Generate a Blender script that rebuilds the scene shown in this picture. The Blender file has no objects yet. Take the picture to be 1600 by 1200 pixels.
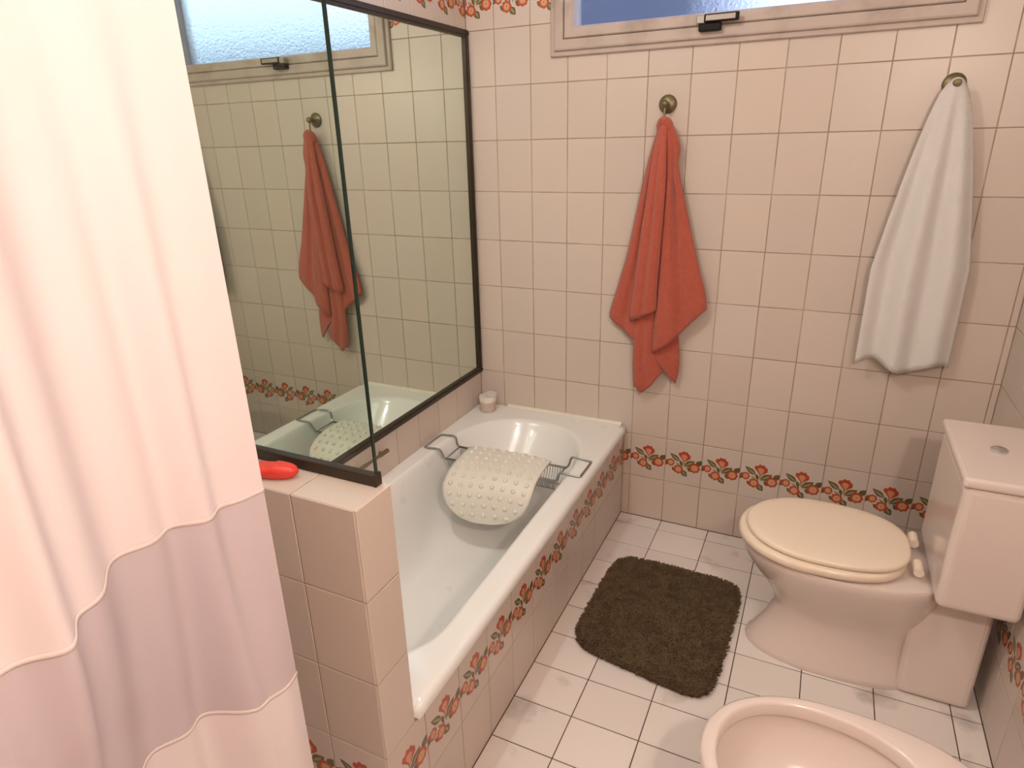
import bpy, math, random
from mathutils import Vector, Matrix, noise
random.seed(7)
PI = math.pi
C = bpy.context.scene.collection
scene = bpy.context.scene

# ------------------------------------------------------------------ camera
F_PX = 1006.19
CAM = Vector((1.23609, -2.459395, 1.577841))
RR = Vector((0.9028118, 0.4293706, -0.0239121))     # image right
RD = Vector((0.1321922, -0.3300057, -0.9346772))    # image down
RF = Vector((-0.409214, 0.8406766, -0.3546925))     # forward
cam_data = bpy.data.cameras.new('camera')
cam_data.sensor_width = 36.0
cam_data.lens = F_PX / 1600.0 * 36.0
cam_data.clip_start = 0.02
cam = bpy.data.objects.new('camera', cam_data)
C.objects.link(cam)
m = Matrix.Identity(4)
for i in range(3):
    m[i][0] = RR[i]; m[i][1] = -RD[i]; m[i][2] = -RF[i]; m[i][3] = CAM[i]
cam.matrix_world = m
scene.camera = cam


def hit(px, py, axis, val):
    """photo pixel -> point on the plane axis=val"""
    d = RR * ((px - 800) / F_PX) + RD * ((py - 600) / F_PX) + RF
    return CAM + d * ((val - CAM[axis]) / d[axis])


# ------------------------------------------------------------------ world, exposure
world = bpy.data.worlds.new('sky'); scene.world = world
world.use_nodes = True
bg = world.node_tree.nodes['Background']
bg.inputs['Color'].default_value = (0.60, 0.73, 1.0, 1)
bg.inputs['Strength'].default_value = 2.9
vs = scene.view_settings
vs.view_transform = 'Standard'; vs.look = 'None'; vs.gamma = 1.0; vs.use_curve_mapping = False
vs.exposure = -0.08
LAMP_A = dict(loc=(0.34, -1.55, 2.48), power=26.5, col=(1.0, 0.98, 0.92))
LAMP_B = dict(loc=(1.73, -2.35, 2.00), power=44.0, col=(1.0, 0.82, 0.70))


# ------------------------------------------------------------------ helpers
def tag(o, label=None, cat=None, group=None, kind=None):
    if label: o['label'] = label
    if cat: o['category'] = cat
    if group: o['group'] = group
    if kind: o['kind'] = kind
    return o


def empty(name, loc, label, cat, group=None, rotz=0):
    o = bpy.data.objects.new(name, None); C.objects.link(o)
    o.location = loc; o.rotation_euler = (0, 0, rotz)
    o.empty_display_size = 0.05
    return tag(o, label, cat, group)


class MB:
    """collects vertices and faces (world or local coordinates) for ONE mesh"""
    def __init__(s): s.v = []; s.f = []; s.m = []; s.cur = 0

    def add(s, vs_, fs):
        b = len(s.v); s.v += [tuple(x) for x in vs_]
        for f in fs: s.f.append([b + i for i in f]); s.m.append(s.cur)

    def box(s, x0, x1, y0, y1, z0, z1):
        s.add([(x0, y0, z0), (x1, y0, z0), (x1, y1, z0), (x0, y1, z0), (x0, y0, z1), (x1, y0, z1), (x1, y1, z1), (x0, y1, z1)],
              [(3, 2, 1, 0), (4, 5, 6, 7), (0, 1, 5, 4), (1, 2, 6, 5), (2, 3, 7, 6), (3, 0, 4, 7)])

    def loft(s, rings, cap0=True, cap1=True, closed=True):
        n = len(rings[0]); b = len(s.v)
        for r in rings: s.v += [tuple(p) for p in r]
        for k in range(len(rings) - 1):
            for i in range(n if closed else n - 1):
                j = (i + 1) % n
                s.f.append([b + k * n + i, b + k * n + j, b + (k + 1) * n + j, b + (k + 1) * n + i]); s.m.append(s.cur)
        if cap0: s.f.append([b + i for i in reversed(range(n))]); s.m.append(s.cur)
        if cap1: s.f.append([b + (len(rings) - 1) * n + i for i in range(n)]); s.m.append(s.cur)

    def tube(s, pts, r, n=8, closed=False):
        pts = [Vector(p) for p in pts]; rings = []; N = len(pts)
        up = None
        for i, p in enumerate(pts):
            if closed: t = pts[(i + 1) % N] - pts[i - 1]
            else: t = pts[min(i + 1, N - 1)] - pts[max(i - 1, 0)]
            t.normalize()
            if up is None:
                up = t.orthogonal().normalized()
            up = (up - t * up.dot(t))
            if up.length < 1e-6: up = t.orthogonal()
            up.normalize(); w = t.cross(up)
            rr = r[i] if isinstance(r, (list, tuple)) else r
            rings.append([p + (up * math.cos(2 * PI * k / n) + w * math.sin(2 * PI * k / n)) * rr for k in range(n)])
        if closed: s.loft(rings + [rings[0]], False, False)
        else: s.loft(rings)

    def lathe(s, prof, c, n=32, axis=Vector((0, 0, 1))):
        """prof: (radius, height along axis)"""
        axis = Vector(axis).normalized(); u = axis.orthogonal().normalized(); w = axis.cross(u); c = Vector(c)
        s.loft([[c + axis * h + (u * math.cos(2 * PI * k / n) + w * math.sin(2 * PI * k / n)) * max(r, 1e-5) for k in range(n)] for r, h in prof])

    def grid(s, fn, nu, nv):
        b = len(s.v)
        for j in range(nv + 1):
            for i in range(nu + 1): s.v.append(tuple(fn(i / nu, j / nv)))
        for j in range(nv):
            for i in range(nu):
                a = b + j * (nu + 1) + i
                s.f.append([a, a + 1, a + nu + 2, a + nu + 1]); s.m.append(s.cur)

    def mesh(s, name, mats, smooth=False):
        me = bpy.data.meshes.new(name); me.from_pydata(s.v, [], s.f)
        for mt in (mats if isinstance(mats, (list, tuple)) else [mats]): me.materials.append(mt)
        for p, k in zip(me.polygons, s.m):
            p.material_index = k; p.use_smooth = bool(smooth)
        me.update()
        return me

    def build(s, name, mats, parent=None, smooth=False, bevel=0, seg=2, recenter=True, angle=None):
        off = Vector((0, 0, 0))
        if parent is not None: off = parent.matrix_world_loc if hasattr(parent, 'matrix_world_loc') else Vector(parent.location)
        if parent is not None and parent.parent is not None: off = off + Vector(parent.parent.location)
        if parent is None and recenter:
            xs = [v[0] for v in s.v]; ys = [v[1] for v in s.v]; zs = [v[2] for v in s.v]
            org = Vector(((min(xs) + max(xs)) / 2, (min(ys) + max(ys)) / 2, min(zs)))
        else: org = off
        s.v = [(v[0] - org[0], v[1] - org[1], v[2] - org[2]) for v in s.v]
        me = s.mesh(name, mats, smooth)
        o = bpy.data.objects.new(name, me); C.objects.link(o)
        if parent is None: o.location = org if recenter else (0, 0, 0)
        else: o.parent = parent
        if angle is not None:
            try: me.set_sharp_from_angle(angle=math.radians(angle))
            except Exception: pass
        if bevel:
            b = o.modifiers.new('bevel', 'BEVEL'); b.width = bevel; b.segments = seg; b.limit_method = 'ANGLE'; b.angle_limit = math.radians(35)
        return o


def smooth_path(pts, k=6):
    """catmull-rom through points"""
    P = [Vector(p) for p in pts]; out = []
    for i in range(len(P) - 1):
        a = P[max(i - 1, 0)]; b = P[i]; c = P[i + 1]; d = P[min(i + 2, len(P) - 1)]
        for j in range(k):
            t = j / k
            out.append(0.5 * ((2 * b) + (c - a) * t + (2 * a - 5 * b + 4 * c - d) * t * t + (3 * b - a - 3 * c + d) * t ** 3))
    out.append(P[-1]); return out


# ------------------------------------------------------------------ materials
def mat(name, col, rough=0.5, metal=0.0, spec=0.5, var=0.0, bump=None, coat=0.0, stain=None, sheen=0.0, trans=0.0, ior=None, sss=0.0):
    mt = bpy.data.materials.new(name); mt.use_nodes = True
    nt = mt.node_tree; b = nt.nodes['Principled BSDF']
    b.inputs['Base Color'].default_value = (*col, 1)
    b.inputs['Roughness'].default_value = rough; b.inputs['Metallic'].default_value = metal
    b.inputs['Specular IOR Level'].default_value = spec
    b.inputs['Coat Weight'].default_value = coat
    b.inputs['Sheen Weight'].default_value = sheen
    b.inputs['Transmission Weight'].default_value = trans
    if sss:
        b.inputs['Subsurface Weight'].default_value = sss; b.inputs['Subsurface Radius'].default_value = (0.01, 0.006, 0.004)
    if ior: b.inputs['IOR'].default_value = ior
    last = None
    def link(a, c): nt.links.new(a, c)
    geo = nt.nodes.new('ShaderNodeNewGeometry')
    if var:
        oi = nt.nodes.new('ShaderNodeObjectInfo')
        hs = nt.nodes.new('ShaderNodeHueSaturation'); hs.inputs['Color'].default_value = (*col, 1)
        mr = nt.nodes.new('ShaderNodeMapRange'); mr.inputs[3].default_value = 1 - var; mr.inputs[4].default_value = 1 + var
        link(oi.outputs['Random'], mr.inputs[0]); link(mr.outputs[0], hs.inputs['Value'])
        mr2 = nt.nodes.new('ShaderNodeMapRange'); mr2.inputs[3].default_value = 0.93; mr2.inputs[4].default_value = 1.07
        mu = nt.nodes.new('ShaderNodeMath'); mu.operation = 'MULTIPLY'; mu.inputs[1].default_value = 7.31
        fr = nt.nodes.new('ShaderNodeMath'); fr.operation = 'FRACT'
        link(oi.outputs['Random'], mu.inputs[0]); link(mu.outputs[0], fr.inputs[0]); link(fr.outputs[0], mr2.inputs[0])
        link(mr2.outputs[0], hs.inputs['Saturation'])
        last = hs.outputs[0]
    if stain:
        # stain = (colour, scale, low, high)
        sc, scale, lo, hi = stain
        ns = nt.nodes.new('ShaderNodeTexNoise'); ns.inputs['Scale'].default_value = scale; ns.inputs['Detail'].default_value = 6
        link(geo.outputs['Position'], ns.inputs['Vector'])
        mr = nt.nodes.new('ShaderNodeMapRange'); mr.inputs[1].default_value = lo; mr.inputs[2].default_value = hi
        link(ns.outputs['Fac'], mr.inputs[0])
        mx = nt.nodes.new('ShaderNodeMix'); mx.data_type = 'RGBA'
        mx.inputs[7].default_value = (*sc, 1); mx.inputs[6].default_value = (*col, 1)
        if last: link(last, mx.inputs[6])
        link(mr.outputs[0], mx.inputs[0]); last = mx.outputs[2]
    if last: link(last, b.inputs['Base Color'])
    if bump:
        scale, strength, dist = bump
        ns = nt.nodes.new('ShaderNodeTexNoise'); ns.inputs['Scale'].default_value = scale; ns.inputs['Detail'].default_value = 3
        link(geo.outputs['Position'], ns.inputs['Vector'])
        bp = nt.nodes.new('ShaderNodeBump'); bp.inputs['Strength'].default_value = strength; bp.inputs['Distance'].default_value = dist
        link(ns.outputs['Fac'], bp.inputs['Height']); link(bp.outputs[0], b.inputs['Normal'])
    return mt


M = {}
M['tile'] = mat('wall_tile_glaze', (0.635, 0.545, 0.480), 0.34, var=0.03, bump=(9, 0.10, 0.004))
M['floor_tile'] = mat('floor_tile_glaze', (0.80, 0.74, 0.70), 0.30, var=0.04, bump=(12, 0.12, 0.003), stain=((0.38, 0.33, 0.29), 5.5, 0.59, 0.78))
M['grout'] = mat('wall_grout', (0.34, 0.24, 0.17), 0.85, stain=((0.50, 0.40, 0.32), 6, 0.45, 0.65))
M['floor_grout'] = mat('floor_grout', (0.09, 0.055, 0.04), 0.9)
M['plaster'] = mat('ceiling_paint', (0.82, 0.80, 0.77), 0.8)
M['enamel'] = mat('white_enamel', (0.85, 0.85, 0.83), 0.09, coat=0.2, stain=((0.66, 0.65, 0.62), 11, 0.64, 0.88))
M['trim'] = mat('cream_bead', (0.78, 0.73, 0.64), 0.35)
M['bronze'] = mat('bronze_frame', (0.042, 0.029, 0.018), 0.42, metal=0.3, bump=(40, 0.1, 0.001))
M['brass'] = mat('aged_brass', (0.20, 0.16, 0.085), 0.4, metal=0.6)
M['chrome'] = mat('dull_chrome', (0.38, 0.38, 0.37), 0.28, metal=1.0)
M['bright_chrome'] = mat('bright_chrome', (0.75, 0.75, 0.75), 0.1, metal=1.0)
M['rubber'] = mat('white_rubber', (0.78, 0.75, 0.68), 0.45, sss=0.15)
M['mirror'] = mat('silvered_mirror', (0.74, 0.83, 0.75), 0.015, metal=1.0)
M['edge'] = mat('green_glass_edge', (0.012, 0.03, 0.022), 0.15)
M['win_frame'] = mat('window_paint', (0.52, 0.43, 0.38), 0.45, bump=(60, 0.12, 0.001), stain=((0.36, 0.28, 0.24), 9, 0.5, 0.75))
M['black'] = mat('black_plastic', (0.010, 0.008, 0.008), 0.55, spec=0.2)
M['alu'] = mat('handle_metal', (0.36, 0.32, 0.28), 0.4, metal=0.4)
M['towel'] = mat('coral_terry', (0.53, 0.122, 0.080), 0.95, spec=0.1, sheen=0.3, bump=(420, 0.9, 0.004), stain=((0.48, 0.108, 0.070), 70, 0.42, 0.72))
M['white_towel'] = mat('white_terry', (0.75, 0.73, 0.70), 0.95, spec=0.1, bump=(420, 0.8, 0.003))
M['pile'] = mat('brown_pile', (0.165, 0.112, 0.066), 1.0, spec=0.05, stain=((0.115, 0.078, 0.045), 30, 0.45, 0.66))
M['backing'] = mat('brown_backing', (0.09, 0.062, 0.038), 1.0, spec=0.05)
M['porcelain'] = mat('beige_porcelain', (0.78, 0.67, 0.62), 0.14, coat=0.4)
M['seat'] = mat('cream_plastic', (0.86, 0.73, 0.59), 0.28, coat=0.2)
M['soap'] = mat('red_soap', (0.74, 0.055, 0.038), 0.35, bump=(90, 0.4, 0.003), sss=0.2)
M['jar'] = mat('frosted_jar', (0.60, 0.50, 0.43), 0.35, stain=((0.62, 0.36, 0.22), 40, 0.5, 0.7))
M['jar_lid'] = mat('cream_lid', (0.80, 0.75, 0.67), 0.4)
M['jar_cap'] = mat('grey_cap', (0.62, 0.60, 0.56), 0.4)
M['petal'] = mat('print_red', (0.46, 0.065, 0.03), 0.3, var=0)
M['peach'] = mat('print_peach', (0.66, 0.29, 0.15), 0.3)
M['yolk'] = mat('print_yellow', (0.62, 0.42, 0.20), 0.3)
M['leaf'] = mat('print_olive', (0.125, 0.105, 0.040), 0.3)
M['leaf2'] = mat('print_pale_olive', (0.34, 0.29, 0.14), 0.3)
M['added_wall'] = mat('added_wall_render', (0.055, 0.055, 0.085), 0.9, bump=(3, 0.3, 0.02))  # dark coat of the added walls that dim the frosted pane
M['lamp_white'] = mat('lamp_metal', (0.75, 0.72, 0.68), 0.4)


def glass_mat():
    """thin clear screen glass: tinted see-through plus a mirror-like sheen that grows at grazing angles"""
    mt = bpy.data.materials.new('screen_glass'); mt.use_nodes = True; nt = mt.node_tree
    nt.nodes.remove(nt.nodes['Principled BSDF'])
    t = nt.nodes.new('ShaderNodeBsdfTransparent'); t.inputs[0].default_value = (0.95, 0.975, 0.955, 1)
    g = nt.nodes.new('ShaderNodeBsdfGlossy'); g.inputs['Roughness'].default_value = 0.01
    lw = nt.nodes.new('ShaderNodeLayerWeight'); lw.inputs['Blend'].default_value = 0.5
    pw_ = nt.nodes.new('ShaderNodeMath'); pw_.operation = 'POWER'; pw_.inputs[1].default_value = 5.0
    f = nt.nodes.new('ShaderNodeMath'); f.operation = 'MULTIPLY_ADD'; f.inputs[1].default_value = 0.5; f.inputs[2].default_value = 0.03
    nt.links.new(lw.outputs['Facing'], pw_.inputs[0]); nt.links.new(pw_.outputs[0], f.inputs[0])
    mx = nt.nodes.new('ShaderNodeMixShader')
    nt.links.new(f.outputs[0], mx.inputs[0]); nt.links.new(t.outputs[0], mx.inputs[1]); nt.links.new(g.outputs[0], mx.inputs[2])
    nt.links.new(mx.outputs[0], nt.nodes['Material Output'].inputs[0]); return mt


def frosted_mat():
    mt = bpy.data.materials.new('frosted_pane'); mt.use_nodes = True; nt = mt.node_tree
    nt.nodes.remove(nt.nodes['Principled BSDF'])
    r = nt.nodes.new('ShaderNodeBsdfRefraction'); r.inputs['Roughness'].default_value = 0.16; r.inputs['IOR'].default_value = 1.12
    r.inputs[0].default_value = (0.95, 0.96, 1, 1)
    t = nt.nodes.new('ShaderNodeBsdfTranslucent'); t.inputs[0].default_value = (0.8, 0.84, 0.95, 1)
    geo = nt.nodes.new('ShaderNodeNewGeometry')
    ns = nt.nodes.new('ShaderNodeTexNoise'); ns.inputs['Scale'].default_value = 70; ns.inputs['Detail'].default_value = 6; ns.inputs['Roughness'].default_value = 0.75
    nt.links.new(geo.outputs['Position'], ns.inputs['Vector'])
    bp = nt.nodes.new('ShaderNodeBump'); bp.inputs['Strength'].default_value = 0.8; bp.inputs['Distance'].default_value = 0.008
    nt.links.new(ns.outputs['Fac'], bp.inputs['Height'])
    nt.links.new(bp.outputs[0], r.inputs['Normal'])
    mx = nt.nodes.new('ShaderNodeMixShader'); mx.inputs[0].default_value = 0.10
    nt.links.new(r.outputs[0], mx.inputs[1]); nt.links.new(t.outputs[0], mx.inputs[2])
    nt.links.new(mx.outputs[0], nt.nodes['Material Output'].inputs[0]); return mt


def cloth_mat(name, col, transl, transp):
    mt = bpy.data.materials.new(name); mt.use_nodes = True; nt = mt.node_tree
    nt.nodes.remove(nt.nodes['Principled BSDF'])
    d = nt.nodes.new('ShaderNodeBsdfDiffuse'); d.inputs[0].default_value = (*col, 1)
    t = nt.nodes.new('ShaderNodeBsdfTranslucent'); t.inputs[0].default_value = (*col, 1)
    p = nt.nodes.new('ShaderNodeBsdfTransparent')
    a = nt.nodes.new('ShaderNodeMixShader'); a.inputs[0].default_value = transl
    b = nt.nodes.new('ShaderNodeMixShader'); b.inputs[0].default_value = transp
    nt.links.new(d.outputs[0], a.inputs[1]); nt.links.new(t.outputs[0], a.inputs[2])
    nt.links.new(a.outputs[0], b.inputs[1]); nt.links.new(p.outputs[0], b.inputs[2])
    nt.links.new(b.outputs[0], nt.nodes['Material Output'].inputs[0]); return mt


M['glass'] = glass_mat()
M['frost'] = frosted_mat()
M['curtain'] = cloth_mat('white_curtain', (0.94, 0.85, 0.87), 0.12, 0.0)
M['sheer'] = cloth_mat('sheer_curtain', (0.86, 0.76, 0.82), 0.2, 0.18)
M['seam'] = cloth_mat('curtain_seam', (0.93, 0.82, 0.80), 0.1, 0.0)

# ------------------------------------------------------------------ the room
XL, XA, XR = -0.12, 0.567, 1.82          # left wall, tub apron, right wall (tile faces)
YF = -3.30                               # wall behind the camera
ZC = 2.60
PW, PH = 0.15, 0.197                     # wall tile pitch
PY0, PY = 0.0756, 0.1498                 # tile joints along y
YP0, YP1 = -1.715, -1.61                 # partition front / back face
ZP = 0.985                               # partition top
GR = 0.0016                              # joint depth
GAP = 0.0030


def structure(o): o['kind'] = 'structure'; return o


b = MB(); b.box(XL - 0.15, XR + 0.15, YF - 0.15, 0.15, -0.12, -GR)
floor = structure(b.build('floor', M['floor_grout'], recenter=False))
b = MB(); b.box(XL - 0.15, XR + 0.15, YF - 0.15, 0.15, ZC, ZC + 0.1)
structure(b.build('ceiling', M['plaster'], recenter=False))
WX0, WX1, WZ0, WZ1 = 0.236, 1.56, 1.857, 2.47      # window, outer frame
HX0, HX1, HZ0, HZ1 = WX0 + 0.045, WX1 - 0.045, WZ0 + 0.045, WZ1 - 0.045
b = MB()
b.box(XL - 0.15, HX0, GR, 0.15, 0, ZC); b.box(HX1, XR + 0.15, GR, 0.15, 0, ZC)
b.box(HX0, HX1, GR, 0.15, 0, HZ0); b.box(HX0, HX1, GR, 0.15, HZ1, ZC)
wall_back = structure(b.build('wall_back', M['grout'], recenter=False))
b = MB(); b.box(XL - 0.15, XL - GR, YF - 0.15, GR, 0, ZC)
wall_left = structure(b.build('wall_left', M['grout'], recenter=False))
b = MB(); b.box(XR + GR, XR + 0.15, YF - 0.15, GR, 0, ZC)
wall_right = structure(b.build('wall_right', M['grout'], recenter=False))
b = MB(); b.box(XL - GR, XR + GR, YF - 0.15, YF - GR, 0, ZC)
wall_front = structure(b.build('wall_front', M['grout'], recenter=False))
b = MB(); b.box(XL - GR, XA - GR, YP0 + GR, YP1 - GR, -GR, ZP - GR)
wall_partition = structure(b.build('wall_partition', M['grout'], recenter=False))
b = MB(); b.box(0.535, XA - GR, YP1 - GR, GR, -GR, 0.403)
wall_apron = structure(b.build('wall_apron', M['grout'], recenter=False))

_tiles = {}


def tile_mesh(w, h, mt):
    key = (round(w, 4), round(h, 4), mt.name)
    if key not in _tiles:
        b = MB(); e = 0.0011; t0 = -0.006; t1 = 0.0
        def r(k, z): return [(-w / 2 + k, -h / 2 + k, z), (w / 2 - k, -h / 2 + k, z), (w / 2 - k, h / 2 - k, z), (-w / 2 + k, h / 2 - k, z)]
        b.loft([r(0, t0), r(0, t1 - e * 0.8), r(e, t1)], cap0=False)
        _tiles[key] = b.mesh('tile', mt)
    return _tiles[key]


AX = {'back': (Vector((1, 0, 0)), Vector((0, 0, 1)), Vector((0, -1, 0))),
      'plusx': (Vector((0, 1, 0)), Vector((0, 0, 1)), Vector((1, 0, 0))),
      'minusx': (Vector((0, -1, 0)), Vector((0, 0, 1)), Vector((-1, 0, 0))),
      'front': (Vector((-1, 0, 0)), Vector((0, 0, 1)), Vector((0, 1, 0))),
      'top': (Vector((1, 0, 0)), Vector((0, 1, 0)), Vector((0, 0, 1)))}


# --- printed flower garland, one motif per border tile (flat print on the glaze)
def clip_poly(poly, x0, x1):
    for side, lim in ((1, x0), (-1, x1)):
        out = []
        for i in range(len(poly)):
            a = poly[i - 1]; c = poly[i]
            da = (a[0] - lim) * side; dc = (c[0] - lim) * side
            if da >= 0: out.append(a)
            if da * dc < 0:
                t = da / (da - dc); out.append((a[0] + (c[0] - a[0]) * t, a[1] + (c[1] - a[1]) * t))
        # keep order: rebuild by walking edges a->c
        poly = out
        if len(poly) < 3: return []
    return poly


def motif_polys():
    P = []        # (material index, layer, polygon) in tile metres, origin at the tile's lower left
    def uv(u, v): return (u * PW, v * PH)
    def leaf(a, c, w, mi, layer):
        ax, ay = uv(*a); cx, cy = uv(*c); dx, dy = cx - ax, cy - ay; L = math.hypot(dx, dy); nx, ny = -dy / L, dx / L
        w *= 1.3
        prof = [(0, .12), (.15, .62), (.35, .98), (.55, .92), (.8, .5), (1, 0)]
        P.append((mi, layer, [(ax + dx * t + nx * w * k / 2, ay + dy * t + ny * w * k / 2) for t, k in prof] +
                  [(ax + dx * t - nx * w * k / 2, ay + dy * t - ny * w * k / 2) for t, k in reversed(prof[:-1])]))
    def flower(c, r, layer, ph=0, sx=1.0):
        x, y = uv(*c)
        def lobed(rr, d, n=8, k=32): return [(x + sx * rr * (1 - d + d * abs(math.cos(n / 2 * (2 * PI * i / k) + ph))) * math.cos(2 * PI * i / k),
                                       y + rr * (1 - d + d * abs(math.cos(n / 2 * (2 * PI * i / k) + ph))) * math.sin(2 * PI * i / k)) for i in range(k)]
        P.append((0, layer, lobed(r, .16))); P.append((1, layer + 1, lobed(r * .66, .22)))
        P.append((2, layer + 2, lobed(r * .36, .1))); P.append((3, layer + 3, [(x + r * .13 * math.cos(i), y + r * .13 * math.sin(i)) for i in range(6)]))
    leaf((.40, .54), (.12, .70), .017, 3, 1); leaf((.39, .545), (.16, .675), .006, 4, 2)
    leaf((.55, .45), (.81, .60), .021, 3, 1); leaf((.57, .465), (.77, .575), .006, 4, 2)
    leaf((.86, .50), (.995, .63), .018, 3, 1)
    leaf((.47, .33), (.62, .20), .020, 3, 1); leaf((.49, .315), (.59, .225), .006, 4, 2)
    leaf((.08, .50), (.0, .40), .012, 3, 1); leaf((.10, .52), (.0, .50), .010, 0, 1)
    leaf((.74, .34), (.61, .43), .013, 3, 1); leaf((.30, .29), (.19, .38), .011, 3, 1)
    leaf((.42, .56), (.47, .42), .010, 3, 1); leaf((.50, .56), (.56, .40), .007, 4, 1); leaf((.30, .50), (.44, .40), .008, 4, 1)
    # trumpet-shaped flower seen from the side
    up_ = lambda q: (.52 + (q[0] - .52) * 1.22, .64 + (q[1] - .64) * 1.15)
    P.append((0, 3, [uv(*up_(q)) for q in ((.38, .685), (.40, .735), (.455, .735), (.485, .775), (.53, .755), (.58, .765), (.61, .725), (.655, .70), (.655, .635), (.60, .60), (.55, .57), (.52, .545), (.49, .58), (.45, .625))]))
    P.append((1, 4, [uv(*up_(q)) for q in ((.45, .67), (.49, .705), (.54, .70), (.59, .675), (.57, .62), (.525, .56), (.50, .60))]))
    flower((.155, .485), .0178, 4, .3, .92); flower((.375, .35), .0212, 6, 0); flower((.812, .435), .0232, 6, .2)
    return P


_motifs = {}
MOTIF = motif_polys()
MOTIF_M = [M['petal'], M['peach'], M['yolk'], M['leaf'], M['leaf2']]


def motif_mesh(u0, u1):
    key = (round(u0, 4), round(u1, 4))
    if key not in _motifs:
        b = MB(); cx = (u0 + u1) / 2; any_ = False
        for mi, layer, poly in MOTIF:
            q = clip_poly(poly, u0 + 0.001, u1 - 0.001)
            if len(q) < 3: continue
            area = sum(q[i - 1][0] * q[i][1] - q[i][0] * q[i - 1][1] for i in range(len(q)))
            if area < 0: q = q[::-1]
            b.cur = mi; b.add([(x - cx, y - PH / 2, 0.00008 + 0.00005 * layer) for x, y in q], [list(range(len(q)))]); any_ = True
        _motifs[key] = b.mesh('flower_motif', MOTIF_M) if any_ else None
    return _motifs[key]


def put_tile(parent, side, plane, u0, u1, v0, v1, mt, motif=None, jitter=0.0022):
    """rectangle in wall coordinates; u runs along +x or +y (world), v along z or y"""
    U, V, N = AX[side]
    w = (u1 - u0) - GAP; h = (v1 - v0) - GAP
    if w < 0.006 or h < 0.006: return None
    me = tile_mesh(w, h, mt)
    o = bpy.data.objects.new('tile', me); C.objects.link(o); o.parent = parent
    uc = (u0 + u1) / 2; vc = (v0 + v1) / 2
    wu = Vector((abs(U.x), abs(U.y), abs(U.z)))
    loc = wu * uc + V * vc + Vector((abs(N.x), abs(N.y), abs(N.z))) * plane
    R = Matrix((U, V, N)).transposed().to_4x4()
    k = min(1, 0.1 / max(w, h))
    J = Matrix.Rotation(random.uniform(-1, 1) * jitter * k, 4, 'X') @ Matrix.Rotation(random.uniform(-1, 1) * jitter * k, 4, 'Y')
    o.matrix_local = Matrix.Translation(loc) @ R @ J
    if motif is not None and h > PH * .8:
        mm = motif_mesh(*motif)
        if mm:
            d = bpy.data.objects.new('flower_motif', mm); C.objects.link(d); d.parent = o
            d['label'] = 'printed garland of red flowers and olive leaves'
    return o


def spans(lo, hi, start, pitch):
    """joint positions start+k*pitch clipped to lo..hi -> (a, b, full_a, full_b)"""
    k = math.floor((lo - start) / pitch + 1e-6); out = []
    while start + k * pitch < hi - 1e-6:
        fa = start + k * pitch; fb = fa + pitch
        out.append((max(fa, lo), min(fb, hi), fa, fb)); k += 1
    return out


def border(fa): return abs(fa - PH) < 1e-4 or abs(fa - 10 * PH) < 1e-4


def mot(a, c, fa, fc, flip=False):
    return (a - fa, c - fa) if not flip else (fc - c, fc - a)


T = M['tile']
# back wall
for z0, z1, fz, _ in spans(0, ZC, 0, PH):
    for x0, x1, fx, fx1 in spans(XL, XR, 0, PW):
        if z1 <= 0.43 and x1 < XA: continue                      # behind the tub
        X0, X1, Z0, Z1 = max(x0, XA) if z1 <= 0.43 else x0, x1, z0, z1
        ix0, ix1, iz0, iz1 = max(x0, HX0), min(x1, HX1), max(z0, HZ0), min(z1, HZ1)
        if ix0 < ix1 and iz0 < iz1 and not (ix1 - ix0 < .075 and iz1 - iz0 < .085):
            opts = [(X0, HX0, Z0, Z1), (HX1, X1, Z0, Z1), (X0, X1, Z0, HZ0), (X0, X1, HZ1, Z1)]
            opts = [q for q in opts if q[1] - q[0] > 0.005 and q[3] - q[2] > 0.005]
            if not opts: continue
            X0, X1, Z0, Z1 = max(opts, key=lambda q: (q[1] - q[0]) * (q[3] - q[2]))
        put_tile(wall_back, 'back', 0, X0, X1, Z0, Z1, T, mot(X0, X1, fx, fx1) if border(fz) else None)
# left wall: a row under the mirror, the rows above it, and the shower side of the partition
YS = spans(YF, 0, -PY0, PY)
for z0, z1, fz, _ in spans(0, ZC, 0, PH):
    for y0, y1, fy, fy1 in YS:
        if y1 > YP1:                                           # over the tub
            if not (abs(fz - 2 * PH) < 1e-4 or fz > 9.9 * PH): continue
            y0 = max(y0, YP1)
        elif y0 > YP0 and z1 < ZP + .01: continue
        elif y1 > YP0 and z1 < ZP + .01: y1 = YP0
        put_tile(wall_left, 'plusx', XL, y0, y1, z0, z1, T, mot(y0, y1, fy, fy1) if border(fz) else None)
# right wall
for z0, z1, fz, _ in spans(0, ZC, 0, PH):
    for y0, y1, fy, fy1 in YS:
        put_tile(wall_right, 'minusx', XR, y0, y1, z0, z1, T, mot(y0, y1, fy, fy1, True) if border(fz) else None)
# tub apron and the end of the partition
for z0, z1, fz, _ in spans(0, 2 * PH, 0, PH):
    for y0, y1, fy, fy1 in spans(YP0, 0, -PY0, PY):
        put_tile(wall_apron if y0 > YP1 - .05 else wall_partition, 'plusx', XA, y0, y1, z0, z1, T, mot(y0, y1, fy, fy1) if border(fz) else None)
for z0, z1, fz, _ in spans(2 * PH, ZP, 0, PH):
    put_tile(wall_partition, 'plusx', XA, YP0, YP1, z0, z1, T)
    for x0, x1, fx, fx1 in spans(XL, XA, XA - 0.149 * 6, 0.149):
        put_tile(wall_partition, 'front', YP1, x0, x1, max(z0, 0.432), z1, T)
for z0, z1, fz, _ in spans(0, ZP, 0, PH):
    for x0, x1, fx, fx1 in spans(XL, XA - .003, XA - 0.149 * 6, 0.149):
        put_tile(wall_partition, 'back', YP0, x0, x1, z0, z1, T, mot(x0, x1, fx, fx1) if border(fz) else None)
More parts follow.
